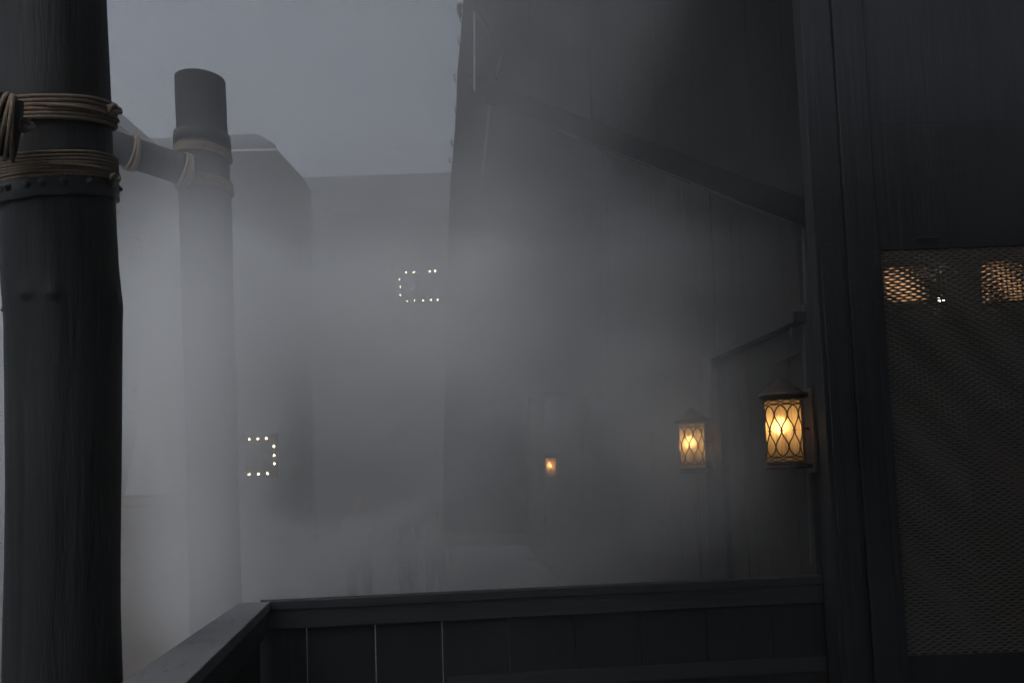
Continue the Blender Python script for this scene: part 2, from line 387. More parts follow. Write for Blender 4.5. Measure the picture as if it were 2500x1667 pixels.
# build cap in its own frame so the grain runs along it
ang = math.atan2(-(cor_o-near_o).x, (cor_o-near_o).y)
capo = MB().prism([cor_o, cor_i, i2, o2], (0,0,-.042)).build('cap_rail', M['cap'], bal2, bevel=.004)
ni = Vector((0,0,0)); dl = (cor_i-near_i).normalized(); nn = Vector((dl.y, -dl.x, 0))
a = cor_i - nn*.012 - dl*.003 + dn*.042; b = i2 - nn*.012 + dn*.042
MB().prism([a, b, b+dn*.11, a+dn*.11], -nn*.03).build('top_board', M['rail'], bal2, bevel=.003)
tot = (a-b).length; t = 0; k = 0
while t < tot-.05:
    p = a - dl*t - nn*.034; q = a - dl*min(tot, t+.236) - nn*.034; p.z = q.z = ZR-.13
    MB().prism([p, q, q+dn*.9, p+dn*.9], -nn*.018).build('plank', M['plank'], bal2, bevel=.0015); t += .24

# ------------------------------------------------------------------ framed opening on the right
DS = 3.72
wr = ROT @ Vector((math.cos(ROLL), math.sin(ROLL), 0)); wr = Vector((math.cos(YAW), math.sin(YAW), 0))   # horizontal, parallel to the picture plane
wn = Vector((-wr.y, wr.x, 0))      # away from the camera
o_s = P(2083, 1200, DS)
def onS(px, py, off=0):
    r = ray(px, py); t = (o_s+wn*off-CAM).dot(wn)/r.dot(wn); return CAM+r*t
def sx(p): return (p-o_s).dot(wr)
def S(s, z, off=0): q = o_s + wr*s + wn*off; return Vector((q.x, q.y, z))
def sbox(mb, s0, s1, z0, z1, off, th): mb.prism([S(s0, z0, off), S(s1, z0, off), S(s1, z1, off), S(s0, z1, off)], wn*th); return mb
scr = empty('framed_screen', S(.5, 0)); tag(scr, 'near-black timber frame filled with expanded metal mesh at the right', 'screen')
xa = sx(onS(2008, 900)); xb = sx(onS(2085, 900)); xc = sx(onS(2170, 1000)); zt = onS(2170, 610).z; zb = onS(2240, 1600).z
xl = xa
sbox(MB(), xl, xb-.002, 0, 4.6, 0, .10).build('post', M['frame'], scr, bevel=.005)
sbox(MB(), xl+.02, xb-.025, 0, zt+.02, -.018, .016).build('trim_board', M['frame'], scr, bevel=.003)
sbox(MB(), xb, xc, 0, 4.6, -.014, .11).build('post', M['frame'], scr, bevel=.005)
sbox(MB(), xc-.035, xc+.0, 0, zt, -.022, .006).build('trim_board', M['frame'], scr, bevel=.002)
sbox(MB(), xc, xc+2.0, zt, zt+.62, .004, .09).build('header', M['frame'], scr, bevel=.004)
sbox(MB(), xc, xc+2.0, zt+.625, 4.6, .03, .05).build('upper_panel', M['frame'], scr, bevel=.003)
sbox(MB(), xc, xc+2.0, 0, zb, .004, .09).build('sill_panel', M['frame'], scr, bevel=.004)
# expanded metal: rows of zigzag strands, as real thin metal
def expanded(name, s0, s1, z0, z1, off, cw, ch, th, m, skew=.0):
    mb = MB(); nx = int((s1-s0)/(cw/2)); nz = int((z1-z0)/(ch/2)); bm = mb.bm
    def strand(j):
        z = z0+j*ch/2*2/2
        prev = None
        for i in range(nx+1):
            s = s0+i*cw/2; zz = z0+j*ch + ((ch/2-th*.55) if (i+j) % 2 else -(ch/2-th*.55)) + (s-s0)*skew
            t = th*(1.25 if False else 1)
            a = bm.verts.new(S(s, zz-t/2, off)); b = bm.verts.new(S(s, zz+t/2, off)); c2 = bm.verts.new(S(s, zz+t/2, off+th*.9)); d2 = bm.verts.new(S(s, zz-t/2, off+th*.9))
            cur = (a, b, c2, d2)
            if prev:
                for q in range(4): mb.face([prev[q], cur[q], cur[(q+1) % 4], prev[(q+1) % 4]])
            prev = cur
    for j in range(int((z1-z0)/ch)+1): strand(j)
    return mb.build(name, m, scr)
expanded('mesh_screen', xc, xc+.9, zb, zt, .012, .0470, .0128, .0054, M['mesh'])
expanded('mesh_screen', xc, xc+.9, zb, zt, .034, .0500, .0134, .0092, M['mesh_back'], .05)
MB().prism([onS(2243, 577, -.012), onS(2293, 576, -.012), onS(2293, 579, -.012), onS(2243, 580, -.012)], wn*.012).build('metal_plate', M['trim'], scr)

# dim room behind the mesh
room = empty('dim_room', S(1.0, 0, 2.2)); tag(room, 'dim interior seen through the metal mesh at the right', 'room')
mb = MB()
for i in range(20): sbox(mb, -.15+i*.2, .045+i*.2, 0, 4.4, 2.6, .03)
mb.build('rear_wall', M['wall'], room)
sbox(MB(), .0, 4.0, 0, 4.4, .18, .02) if False else None
MB().prism([S(.12, 3.4, .16), S(3.9, 3.4, .16), S(3.9, 3.4, 2.6), S(.12, 3.4, 2.6)], (0,0,.05)).build('ceiling', M['upper'], room)
MB().prism([S(xb, 0, .12), S(xb, 0, 2.6), S(xb, 4.4, 2.6), S(xb, 4.4, .12)], wr*.05).build('side_wall', M['wall'], room)
def shade_lamp(px0, px1, py0, py1, off, label):
    a = onS(px0, py1, off); b = onS(px1, py0, off)
    s0, s1, z0, z1 = sx(a), sx(b), a.z, b.z; c = S((s0+s1)/2, (z0+z1)/2, off)
    l = empty('pendant_lamp', c); tag(l, label, 'lamp', 'glowing lamps behind the mesh')
    sbox(MB(), s0, s1, z0, z1, off, .10).build('lamp_shade', M['lampshade'], l, bevel=.01)
    sbox(MB(), s0-.01, s1+.01, z1+.001, z1+.02, off-.01, .12).build('lamp_cap', M['bronze'], l); sbox(MB(), s0-.01, s1+.01, z0-.02, z0-.001, off-.01, .12).build('lamp_base', M['bronze'], l)
    MB().tube([S((s0+s1)/2, z1+.02, off+.05), S((s0+s1)/2, 3.4, off+.05)], .006).build('cord', M['iron'], l)
shade_lamp(2182, 2264, 648, 738, .55, 'square glowing orange lamp behind the mesh, beside the dark post')
shade_lamp(2425, 2520, 636, 736, .55, 'square glowing orange lamp behind the mesh, cut by the right picture edge')
c = onS(2297, 727, .30)
bl = empty('bare_bulb', c); tag(bl, 'tiny bare bright bulb between the two orange lamps behind the mesh', 'bulb')
MB().lathe([(0,-.020),(.014,-.015),(.019,-.002),(.013,.010),(.006,.016),(0,.018)], c, 16).build('bulb_glass', emit('small_bulb', (1,.85,.6), 60), bl, smooth=True)
MB().tube([c+Vector((0,0,.017)), Vector((c.x, c.y, 3.4))], .003).build('cord', M['iron'], bl)
MB().box(c+Vector((0,0,.022)), (.008,.008,.02)).build('socket', M['iron'], bl)
# reddish barrel-like cabinet far in the room
c = onS(2500, 1150, 1.4)
cb_ = empty('wooden_cabinet', (c.x, c.y, 0)); tag(cb_, 'dim reddish cabinet deep behind the metal mesh', 'cabinet')
MB().box((c.x, c.y, .95), (.5, .35, 1.9)).build('carcass', M['red'], cb_, bevel=.01)
for sgn in (-1, 1): MB().box((c.x+sgn*.12, c.y-.187, .95), (.22, .022, 1.7)).build('door', M['red'], cb_, bevel=.006)

# ------------------------------------------------------------------ wall of the lane with lanterns
XW = atX(1960, 900, 2.0).x if False else None
tw = P(1962, 900, 4.30); XW = tw.x
lane = empty('lane_building', (XW, 8, GZ)); tag(lane, 'weathered board-clad building wall carrying the three lanterns', 'building')
y0 = tw.y; y = y0; mb = MB(); k = 0
while y < 23.0:
    w = random.uniform(.17, .26); mb.box((XW+.02+random.uniform(0,.006), y+w/2, 5.9), (.03, w-.004, 12.6)); y += w
mb.box((XW+.08, (y0+23.3)/2, 5.9), (.08, 23.3-y0, 12.6)); mb.build('wall', M['wall'], lane)
# pale corner boards of different heights
MB().prism([P(1961, 520, 4.26), P(2006, 520, 4.26), P(2004, 741, 4.26), P(1968, 741, 4.26)], (0,.03,0)).build('corner_board', M['trim'], lane, bevel=.003)
MB().prism([P(1962, 741, 4.27), P(1984, 741, 4.27), P(1998, 950, 4.27), P(1968, 950, 4.27)], (0,.03,0)).build('corner_board', M['trim'], lane, bevel=.003)
MB().prism([P(1966, 951, 4.28), P(2000, 951, 4.28), P(2022, 1430, 4.28), P(1985, 1430, 4.28)], (0,.03,0)).build('corner_board', M['trim'], lane, bevel=.003)
MB().prism([P(1999, 560, 4.32), P(2110, 560, 4.32), P(2110, 1800, 4.32), P(1999, 1800, 4.32)], (0,.03,0)).build('end_wall', M['frame'], lane)
# door frame with head and side boards
def onW(px, py, off=0): return atX(px, py, XW-off)
hd0, hd1 = onW(1955, 773, .03), onW(1758, 857, .03)
MB().beam((XW-.035, hd0.y, hd0.z), (XW-.035, hd1.y+.1, hd0.z), .07, .055).build('door_head', M['frame'], lane)
hy = hd1.y
mb = MB(); mb.box((XW-.02, hy+.13, (hd0.z+GZ)/2), (.04, .16, hd0.z-GZ)); mb.build('door_post', M['frame'], lane)
lo0, lo1 = onW(1951, 857, .02), onW(1893, 889, .02)
MB().beam((XW-.015, lo0.y, lo0.z), (XW-.015, lo1.y, lo0.z-.02), .016, .012).build('trim_board', M['frame'], lane)
# iron hook near the door head
hk = onW(1947, 822, .03)
MB().tube([hk+Vector((-.0,0,.06)), hk+Vector((-.03,0,.05)), hk+Vector((-.04,0,.0)), hk+Vector((-.015,0,-.03)), hk+Vector((0,0,-.02))], .006).build('hook', M['iron'], lane)

def make_lantern():
    """origin at the lantern's vertical middle; wall towards +X"""
    root = empty('wall_lantern', (0,0,0)); H = .30; r = .098
    gl = MB(); n = 48
    rr_ = [[gl.bm.verts.new((math.cos(2*PI*k/n)*(r-.006), math.sin(2*PI*k/n)*(r-.006), z)) for k in range(n)] for z in (-.165, -.08, 0, .08, .165)]
    for A, B in zip(rr_, rr_[1:]):
        for k in range(n): gl.face([A[k], A[(k+1) % n], B[(k+1) % n], B[k]])
    gl.build('glass', M['glass'], root, smooth=True)
    N_ = 9
    lat = MB()
    for k in range(N_):
        for sgn in (-1, 1):
            pts = []
            for i in range(41):
                t = -1+2*i/40            # bottom -> top
                # strands swing: meet neighbours at waist (t=0) and at +-0.62, belly near the ends
                sw = .5*(1-math.cos(PI*abs(t)*1.0)) if abs(t) < .0 else 0
                at = abs(t)
                prof = [(0,.04),(.10,.07),(.25,.30),(.42,.72),(.55,.93),(.66,.97),(.78,.86),(.88,.66),(.95,.38),(1,.05)]
                for (a0, b0), (a1, b1) in zip(prof, prof[1:]):
                    if a0 <= at <= a1: q = b0+(b1-b0)*(at-a0)/(a1-a0); break
                ang = 2*PI/N_*(k+.0) + sgn*q*PI/N_
                pts.append((math.cos(ang)*r, math.sin(ang)*r, t*.135))
            lat.tube(pts, .0037, n=6)
        ang = 2*PI/N_*k
        lat.box((math.cos(ang)*(r+.001), math.sin(ang)*(r+.001), 0), (.009, .020, .006), Matrix.Rotation(ang, 3, 'Z'))
    for zc in (.1535, -.1535):
        for z in (zc-.0135, zc+.0135): lat.tube([(math.cos(a)*r, math.sin(a)*r, z) for a in [2*PI*q/48 for q in range(48)]], .0030, n=6, closed=True)
        for s_ in (-1, 1): lat.tube([(math.cos(a)*r, math.sin(a)*r, zc+s_*.0095*math.sin(a*N_/2)) for a in [2*PI*q/144 for q in range(144)]], .0024, n=6, closed=True)
    lat.build('scrollwork', M['bronze'], root, smooth=True)
    MB().lathe([(.090,.168),(.112,.168),(.118,.178),(.128,.190),(.128,.196),(.122,.205),(.108,.214),(.104,.220),(.085,.232),(.060,.248),(.036,.262),(.034,.268),(.020,.278),(.010,.288),(0,.291)], n=40).build('roof', M['bronze'], root, smooth=False)
    MB().lathe([(0,-.205),(.100,-.205),(.108,-.200),(.108,-.190),(.101,-.184),(.105,-.176),(.103,-.168),(.0,-.168)], n=40).build('base', M['bronze'], root, smooth=False)
    mb = MB(); mb.box((.150, 0, 0), (.016, .10, .46)); mb.box((.118, 0, .195), (.06, .035, .028)); mb.box((.118, 0, -.192), (.06, .035, .024)); mb.box((.125, 0, .01), (.05, .014, .014)); mb.build('back_plate', M['bronze'], root, bevel=.002)
    b = MB().lathe([(0,-.040),(.018,-.035),(.031,-.015),(.033,.004),(.024,.028),(.013,.044),(0,.047)], n=20).build('bulb', M['bulb'], root, smooth=True)
    b.location = (-.016, 0, .026)
    return root
def copy_tree(o, parent=None):
    c = o.copy(); COL.objects.link(c)
    if parent: c.parent = parent; c.matrix_parent_inverse = o.matrix_parent_inverse.copy()
    for ch in list(o.children): copy_tree(ch, c)
    return c
L0 = make_lantern()
lc = P(1917, 1052, 4.20)
LX = XW-.158
tag(L0, 'nearest and largest bronze wall lantern, brightly lit amber glass under a pointed cap', 'lantern', 'wall lanterns along the lane')
L0.location = (LX, lc.y, lc.z); L0.scale = (.97,.97,.97)
L1 = copy_tree(L0); p = atX(1690, 1088, LX); L1.location = (LX, p.y, p.z); L1['label'] = 'middle wall lantern, softened by fog, left of the bright nearest lantern'
L2 = copy_tree(L0); p = atX(1345, 1138, LX); L2.location = (LX, p.y, p.z); L2['label'] = 'farthest wall lantern, a small orange glow deep in the fog'
print('LANTERNS', L0.location, L1.location, L2.location)
for Lx, mm in ((L2, 'bulb_far'),):
    for ch in Lx.children:
        if ch.name.startswith('bulb'): ch.data = ch.data.copy(); ch.data.materials[0] = M[mm]; ch.scale = (1,1,1)

# ------------------------------------------------------------------ upper storey with the sloping beam
A = P(2085, 600, 3.90); B = P(1190, 246, 9.2)
up = empty('timber_upper_storey', (A.x, A.y, A.z)); tag(up, 'dark boarded upper storey with a long sloping beam along its lower edge', 'building')
d = (B-A); hd = Vector((d.x, d.y, 0)).normalized(); outn = Vector((-hd.y, hd.x, 0))
if outn.x > 0: outn = -outn
if (CAM-A).dot(outn) < 0: outn = -outn
mb = MB(); L = Vector((d.x, d.y, 0)).length; s = 0
while s < L-.001:
    w = min(random.uniform(.2, .3), L-s); a = A+d*(s/L); b = A+d*((s+w-.003)/L); off = outn*random.uniform(0,.003)
    mb.prism([a+off, b+off, Vector((b.x, b.y, 9.5))+off, Vector((a.x, a.y, 9.5))+off], -outn*.05); s += w
mb.build('wall', M['upper'], up)
zb_ = Vector((0,0,1))
MB().prism([A+outn*.014-d.normalized()*.05, B+outn*.014, B+outn*.014+zb_*.22, A+outn*.014+zb_*.15], -outn*.09).build('sloping_beam', M['beam'], up)
MB().prism([A+outn*.024-zb_*.014, B+outn*.024-zb_*.03, B+outn*.024-zb_*.003, A+outn*.024-zb_*.003], -outn*.08).build('edge_strip', M['frame'], up)
# front over the screen, closing the view to the right
mb = MB(); q = -.02; A2 = A
for i in range(14):
    a = A2 + wr*(i*.3) ; b = A2 + wr*(i*.3+.294)
    a.z = b.z = 4.2
    mb.prism([a+wn*.05, b+wn*.05, Vector((b.x, b.y, 9.5))+wn*.05, Vector((a.x, a.y, 9.5))+wn*.05], wn*.05)
a = A2+wr*(-.02); 
mb.build('front_wall', M['upper'], up)
MB().prism([Vector((A.x-.05, A.y, 6.6)), Vector((B.x, B.y, 6.6)), Vector((7, B.y+6, 6.6)), Vector((7, A.y, 6.6))], (0,0,.1)).build('floor', M['upper'], up)
# brace under the beam at the corner
MB().prism([P(1937, 540, 4.18), P(1958, 552, 4.18), P(1958, 585, 4.18)], (0,.05,0)).build('bracket', M['frame'], up)

# ------------------------------------------------------------------ tower corner with wire hooks
DT = 9.3
tow = empty('boarded_tower', P(1140, 1200, DT)); tow.location.z = GZ; tag(tow, 'tall boarded corner with wire hooks, standing against the sky in mid picture', 'tower')
edge = [(-300, 1150), (0, 1131), (60, 1127), (184, 1116), (268, 1114), (350, 1108), (430, 1101), (520, 1096), (700, 1090), (955, 1086), (960, 1086), (1300, 1080)]
pl = [P(x, y, DT) for y, x in edge]; pr = [P(1192 if y < 265 else (1480 if y < 958 else 1285), y, DT+.3) for y, x in edge]
mb = MB()
for i in range(len(edge)-1):
    mb.prism([pl[i], pr[i], pr[i+1], pl[i+1]], (0.1,.6,0))
mb.build('wall', M['upper'], tow)
mb = MB(); mb.prism([P(1156, 24, DT-.02), P(1160, 24, DT-.02), P(1160, 222, DT-.02), P(1156, 222, DT-.02)], (0,.03,0)); mb.build('trim_strip', M['white'], tow)
mb = MB(); mb.prism([P(1193, 250, DT-.02), P(1200, 250, DT-.02), P(1180, 430, DT-.02), P(1175, 430, DT-.02)], (0,.03,0)); mb.build('trim_strip', M['roof'], tow)
mb = MB(); mb.beam(P(1160, 24, DT-.1), P(1226, 130, DT-1.3), .03, .05); mb.build('brace', M['frame'], tow)
mb = MB(); mb.prism([P(1218, 130, DT-1.3), P(1228, 130, DT-1.3), P(1213, 190, DT-1.3), P(1209, 190, DT-1.3)], (0,.05,0)); mb.build('brace', M['roof'], tow)
for (x, y, hgt, w) in ((1125, 27, 30, 9), (1121, 92, 17, 6), (1112, 184, 16, 7), (1113, 265, 15, 5), (1105, 345, 13, 6), (1100, 388, 12, 6)):
    pts = [P(x+1, y-1, DT), P(x-w*.5, y-2, DT), P(x-w*.6, y+3, DT), P(x-w*.3, y+hgt*.6, DT), P(x+1, y+hgt, DT)]
    MB().tube(pts, .0075, n=8).build('wire_hook', M['iron'], tow, smooth=True)
mb = MB(); mb.tube([P(1127, 10, DT), P(1123, 14, DT), P(1121, 28, DT), P(1126, 44, DT)], [.02,.035,.03,.01], n=10); mb.build('finial', M['iron'], tow, smooth=True)

# ------------------------------------------------------------------ houses across the square
def poly(mb, pts, off): mb.prism(pts, off); return mb
house = empty('hipped_house', (-5, 12, GZ)); tag(house, 'foggy house with pale upper roof strip and steep right slope behind the farther post', 'house')
YH = 11.0
pt = lambda x, y, Y=YH: atY(x, y, Y)
MB().prism([pt(360, 374), pt(674, 368), pt(744, 442), pt(752, 1330), pt(360, 1340)], (0,.5,0)).build('wall', M['bwall'], house)
a, b = pt(330, 374), pt(676, 369)
MB().prism([a+Vector((0,-.08,0)), b+Vector((0,-.08,0)), atY(627, 335, 12.4), atY(330, 350, 12.4)], (0,.0,.06)).build('roof', M['roof'], house)
MB().prism([pt(674, 366)+Vector((0,-.1,0)), pt(680, 372)+Vector((0,-.1,0)), pt(748, 446)+Vector((0,-.1,0)), pt(742, 441)+Vector((0,-.1,0))], (0,.7,0)).build('barge_board', M['roof'], house)
MB().prism([pt(380, 703)+Vector((0,-.15,0)), pt(580, 698)+Vector((0,-.15,0)), pt(580, 708)+Vector((0,-.15,0)), pt(380, 713)+Vector((0,-.15,0))], (0,.15,0)).build('ledge', M['white'], house)

wing = empty('gabled_house', (-6, 9.5, GZ)); tag(wing, 'foggy gable with pale sloping barge board between the two log posts', 'house')
YG = 9.4
pg = lambda x, y, Y=YG: atY(x, y, Y)
zj = pg(450, 700).z
w1 = [pg(60, 110), pg(376, 368), pg(450, 430), pg(452, 700), pg(40, 716)]
MB().prism(w1, (0,1.4,0)).build('wall', M['bwall'], wing)
MB().prism([pg(60, 74, YG-.25), pg(376, 347, YG-.25), pg(356, 360, YG-.25), pg(60, 108, YG-.25)], (0,1.9,0)).build('barge_board', M['roof'], wing)
MB().prism([atY(60, 690, YG+1.2), atY(470, 690, YG+1.2), atY(470, 1400, YG+1.2), atY(60, 1400, YG+1.2)], (0,.3,0)).build('lower_wall', M['bwall'], wing)
for stroke in (((325,572),(350,585),(350,625)), ((318,600),(305,625)), ((350,600),(322,600)), ((372,575),(370,600),(384,625)), ((372,578),(392,582)), ((284,600),(284,620))):
    MB().tube([pg(x, y, YG-.012) for x, y in stroke], .035, n=8).build('painted_mark', M['red'], wing)

hall = empty('long_hall', (0, 15, GZ)); tag(hall, 'low long building with pale roof closing the square in mid picture', 'building')
YL = 14.5
ph = lambda x, y, Y=YL: atY(x, y, Y)
MB().prism([ph(640, 534), ph(1330, 512), ph(1330, 1330), ph(640, 1340)], (0,.5,0)).build('wall', M['bwall'], hall)
MB().prism([ph(640, 535, YL-.4), ph(1330, 513, YL-.4), atY(1330, 422, YL+2.2), atY(640, 446, YL+2.2)], (0,0,.08)).build('roof', M['roof'], hall)
MB().prism([ph(664, 648, YL-.25), ph(730, 645, YL-.25), ph(730, 655, YL-.25), ph(664, 658, YL-.25)], (0,.25,0)).build('ledge', M['white'], hall)
# signs edged with bulbs
def sign(name, label, board, bulbs, Y, r, m, board_m):
    cx = sum(p[0] for p in board)/len(board); cy = sum(p[1] for p in board)/len(board)
    e = empty(name, atY(cx, cy, Y)); tag(e, label, 'sign')
    MB().prism([atY(x, y, Y) for x, y in board], (0,.06,0)).build('board', board_m, e, bevel=.004)
    for x, y in bulbs:
        MB().lathe([(0,-r),(r*.7,-r*.7),(r,0),(r*.7,r*.7),(0,r)], atY(x, y, Y-.03), 12).build('light_bulb', m, e, smooth=True)
    return e
z1 = lambda x, y: (x*K, y*K)
low = [(260+x/2.75, 780+y/2.75) for x, y in ((958,803),(1016,800),(1073,797),(1123,850),(1125,911),(1127,966),(958,1038),(1019,1035),(1081,1032))]
sign('bulb_sign', 'lower bulb-edged sign, its nine lights open to the left', [(598, 1063), (678, 1058), (682, 1164), (600, 1168)], low, 9.0, .0125, M['sign_bulb'], M['bwall'])
hi = [(700+x/1.96, 600+y/1.96) for x, y in ((571,127),(608,126),(684,122),(710,120),(540,160),(542,196),(543,235),(576,265),(614,262),(652,261),(690,259),(722,259))]
sign('bulb_sign', 'upper bulb-edged sign high on the hall, its lights open to the right', [(968, 656), (1090, 650), (1092, 738), (970, 744)], hi, 11.5, .013, M['sign_bulb_far'], M['bwall'])

# ------------------------------------------------------------------ statue on a plinth, people
DP = 8.0
pl_ = P(370, 1210, DP)
plin = empty('plinth', (pl_.x, pl_.y, GZ)); tag(plin, 'ochre square plinth half lost in fog beside the near post', 'plinth')
ztop = pl_.z
MB().box((pl_.x-.05, pl_.y+.5, (ztop+GZ)/2-.05), (.78, .9, ztop-GZ-.1)).build('block', M['plinth'], plin, bevel=.02)
MB().box((pl_.x-.05, pl_.y+.5, ztop-.05), (.86, .98, .1)).build('cornice', M['plinth'], plin, bevel=.02)

def skin_body(name, joints, edges, radii, m, parent):
    me = bpy.data.meshes.new(name); me.from_pydata([tuple(j) for j in joints], edges, []); o = bpy.data.objects.new(name, me); COL.objects.link(o)
    md = o.modifiers.new('skin', 'SKIN')
    for i, r in enumerate(radii): me.skin_vertices[0].data[i].radius = (r, r*.85) if not isinstance(r, tuple) else r
    me.skin_vertices[0].data[0].use_root = True
    md.use_smooth_shade = True
    o.modifiers.new('sub', 'SUBSURF').levels = 2; o.modifiers['sub'].render_levels = 2
    me.materials.append(m); 
    if parent: o.parent = parent
    return o
def ellipsoid(mb, c, s, n=20, m=12):
    bm = mb.bm; rows = []
    for i in range(m+1):
        th = PI*i/m
        if i in (0, m): rows.append([bm.verts.new((c[0], c[1], c[2]+s[2]*math.cos(th)))])
        else: rows.append([bm.verts.new((c[0]+s[0]*math.sin(th)*math.cos(2*PI*k/n), c[1]+s[1]*math.sin(th)*math.sin(2*PI*k/n), c[2]+s[2]*math.cos(th))) for k in range(n)])
    for Aa, Bb in zip(rows, rows[1:]):
        for k in range(n):
            k2 = (k+1) % n
            if len(Aa) == 1: mb.face([Aa[0], Bb[k], Bb[k2]])
            elif len(Bb) == 1: mb.face([Aa[k], Bb[0], Aa[k2]])
            else: mb.face([Aa[k], Bb[k], Bb[k2], Aa[k2]])
def figure(root, h, m_body, m_head, m_top, m_leg, arms, hair=None):
    """h height; body one continuous skin; clothing as skins a little proud"""
    k = h/1.75
    J = [(0,0,.95),(0,0,1.12),(0,.0,1.32),(0,.01,1.44),(0,.0,1.50),(0,-.01,1.58),
         (-.09,0,.90),(-.10,-.01,.50),(-.10,.02,.09),(-.10,-.10,.04),
         (.09,0,.90),(.11,-.02,.50),(.12,.02,.09),(.12,-.10,.04)]
    E = [(0,1),(1,2),(2,3),(3,4),(4,5),(0,6),(6,7),(7,8),(8,9),(0,10),(10,11),(11,12),(12,13)]
    Rr = [(.13,.10),(.12,.09),(.15,.10),(.10,.08),.05,.055,.085,.058,.04,.035,.085,.058,.04,.035]
    for (ex, ey, ez, hx, hy, hz, sg) in arms:
        i0 = len(J); J += [(sg*.17,0,1.40),(sg*ex,ey,ez),(sg*hx,hy,hz)]; E += [(3,i0),(i0,i0+1),(i0+1,i0+2)]; Rr += [.055,.042,.03]
        # hand: palm with five fingers
        p0 = Vector(J[i0+2]); dr = (p0-Vector(J[i0+1])).normalized(); sd = dr.cross(Vector((0,1,0)) if abs(dr.y) < .8 else Vector((1,0,0))).normalized()
        ip = len(J); J.append(tuple(p0+dr*.06)); E.append((i0+2, ip)); Rr.append((.036,.018))
        for f, ln in enumerate((.065,.075,.07,.055)):
            j = len(J); o = sd*(f-1.5)*.02; J += [tuple(p0+dr*.10+o), tuple(p0+dr*(.10+ln)+o*1.1+Vector((0,-.015,0)))]; E += [(ip, j), (j, j+1)]; Rr += [.009,.008]
        j = len(J); J += [tuple(p0+dr*.05-sd*.05), tuple(p0+dr*.09-sd*.065)]; E += [(i0+2, j), (j, j+1)]; Rr += [.010,.009]
    J = [Vector(j)*k for j in J]; Rr = [tuple(x*k for x in r) if isinstance(r, tuple) else r*k for r in Rr]
    skin_body('body', J, E, Rr, m_body, root)
    hm = MB(); c = (0, -.012*k, 1.645*k); ellipsoid(hm, c, (.076*k, .095*k, .115*k))
    for v_ in hm.bm.verts:      # face: brow, nose, chin
        q = v_.co-Vector(c)
        if q.y < -.05*k:
            if abs(q.x) < .016*k and -.035*k < q.z < .01*k: v_.co.y -= .016*k
            if .01*k < q.z < .035*k and .015*k < abs(q.x) < .05*k: v_.co.y += .008*k
        if q.z < -.04*k: v_.co.x = c[0]+q.x*.82
    for sg in (-1, 1): ellipsoid(hm, (sg*.078*k, 0, 1.64*k), (.010*k, .02*k, .03*k), 10, 6)
    ob = hm.build('head', m_head, root, smooth=True, world=False)
    if hair:
        hm = MB(); ellipsoid(hm, (0, .018*k, 1.672*k), (.085*k, .095*k, .105*k)); hm.build('hair', hair, root, smooth=True, world=False)
    if m_top:
        skin_body('shirt', [Vector(j)*k for j in ((0,0,.93),(0,0,1.12),(0,0,1.32),(0,.01,1.43))]+[Vector((sg*.18,0,1.39))*k for sg in (-1,1)]+[Vector((sg*.21,0,1.22))*k for sg in (-1,1)],
                  [(0,1),(1,2),(2,3),(3,4),(3,5),(4,6),(5,7)], [(.15*k,.12*k),(.14*k,.11*k),(.165*k,.12*k),(.11*k,.09*k),.066*k,.066*k,.056*k,.056*k], m_top, root)
    if m_leg:
        skin_body('trousers', [Vector(j)*k for j in ((0,0,.97),(-.09,0,.88),(-.10,-.01,.50),(-.10,.02,.12),(.09,0,.88),(.11,-.02,.50),(.12,.02,.12))],
                  [(0,1),(1,2),(2,3),(0,4),(4,5),(5,6)], [(.14*k,.11*k),.098*k,.070*k,.055*k,.098*k,.070*k,.055*k], m_leg, root)
down = lambda s: (.24,.02,1.15,.25,-.06,.92,s)
st = empty('statue', (pl_.x-.05, pl_.y+.45, ztop), R(15)); tag(st, 'pale stone statue of a robed standing figure on the ochre plinth', 'statue')
figure(st, 1.9, M['stone'], M['stone'], None, None, [down(-1), (.33,-.05,1.20,.28,-.20,1.42,1)], hair=M['stone'])
mb = MB(); n = 40; rows = []
for i in range(15):
    f = i/14; z = 1.48*(1-f)+.02; r = .15+.20*f**1.3
    rows.append([mb.bm.verts.new((math.cos(2*PI*k/n)*r*(1+.07*math.sin(k*1.26*1.0+f*2)*f+.04*math.sin(k*.6)), math.sin(2*PI*k/n)*r*.8*(1+.08*math.sin(k*1.26)*f), z)) for k in range(n)])
for Aa, Bb in zip(rows, rows[1:]):
    for k in range(n): mb.face([Aa[k], Aa[(k+1) % n], Bb[(k+1) % n], Bb[k]])
mb.build('robe', M['stone'], st, smooth=True, world=False)

for (px, d, h, rz, top, leg, lab) in ((873, 10.5, 1.80, 20, 'cloth_pale', 'cloth_dark', 'person in a pale top, leftmost of the three faint people in the fog'),
                                    (995, 11.0, 1.72, -40, 'cloth_blue', 'cloth_dark', 'person in a bluish top, middle of the three faint people in the fog'),
                                    (1060, 11.5, 1.60, 160, 'cloth_pale', 'cloth_blue', 'smaller person in a pale top, rightmost of the faint people in the fog')):
    p = P(px, 1230, d); e = empty('person', (p.x, p.y, GZ), R(rz)); tag(e, lab, 'person', 'people walking in the square')
    figure(e, h, M['skin'], M['skin'], M[top], M[leg], [down(-1), (.26,-.05,1.15,.20,-.26,1.12,1)], hair=M['hair'])

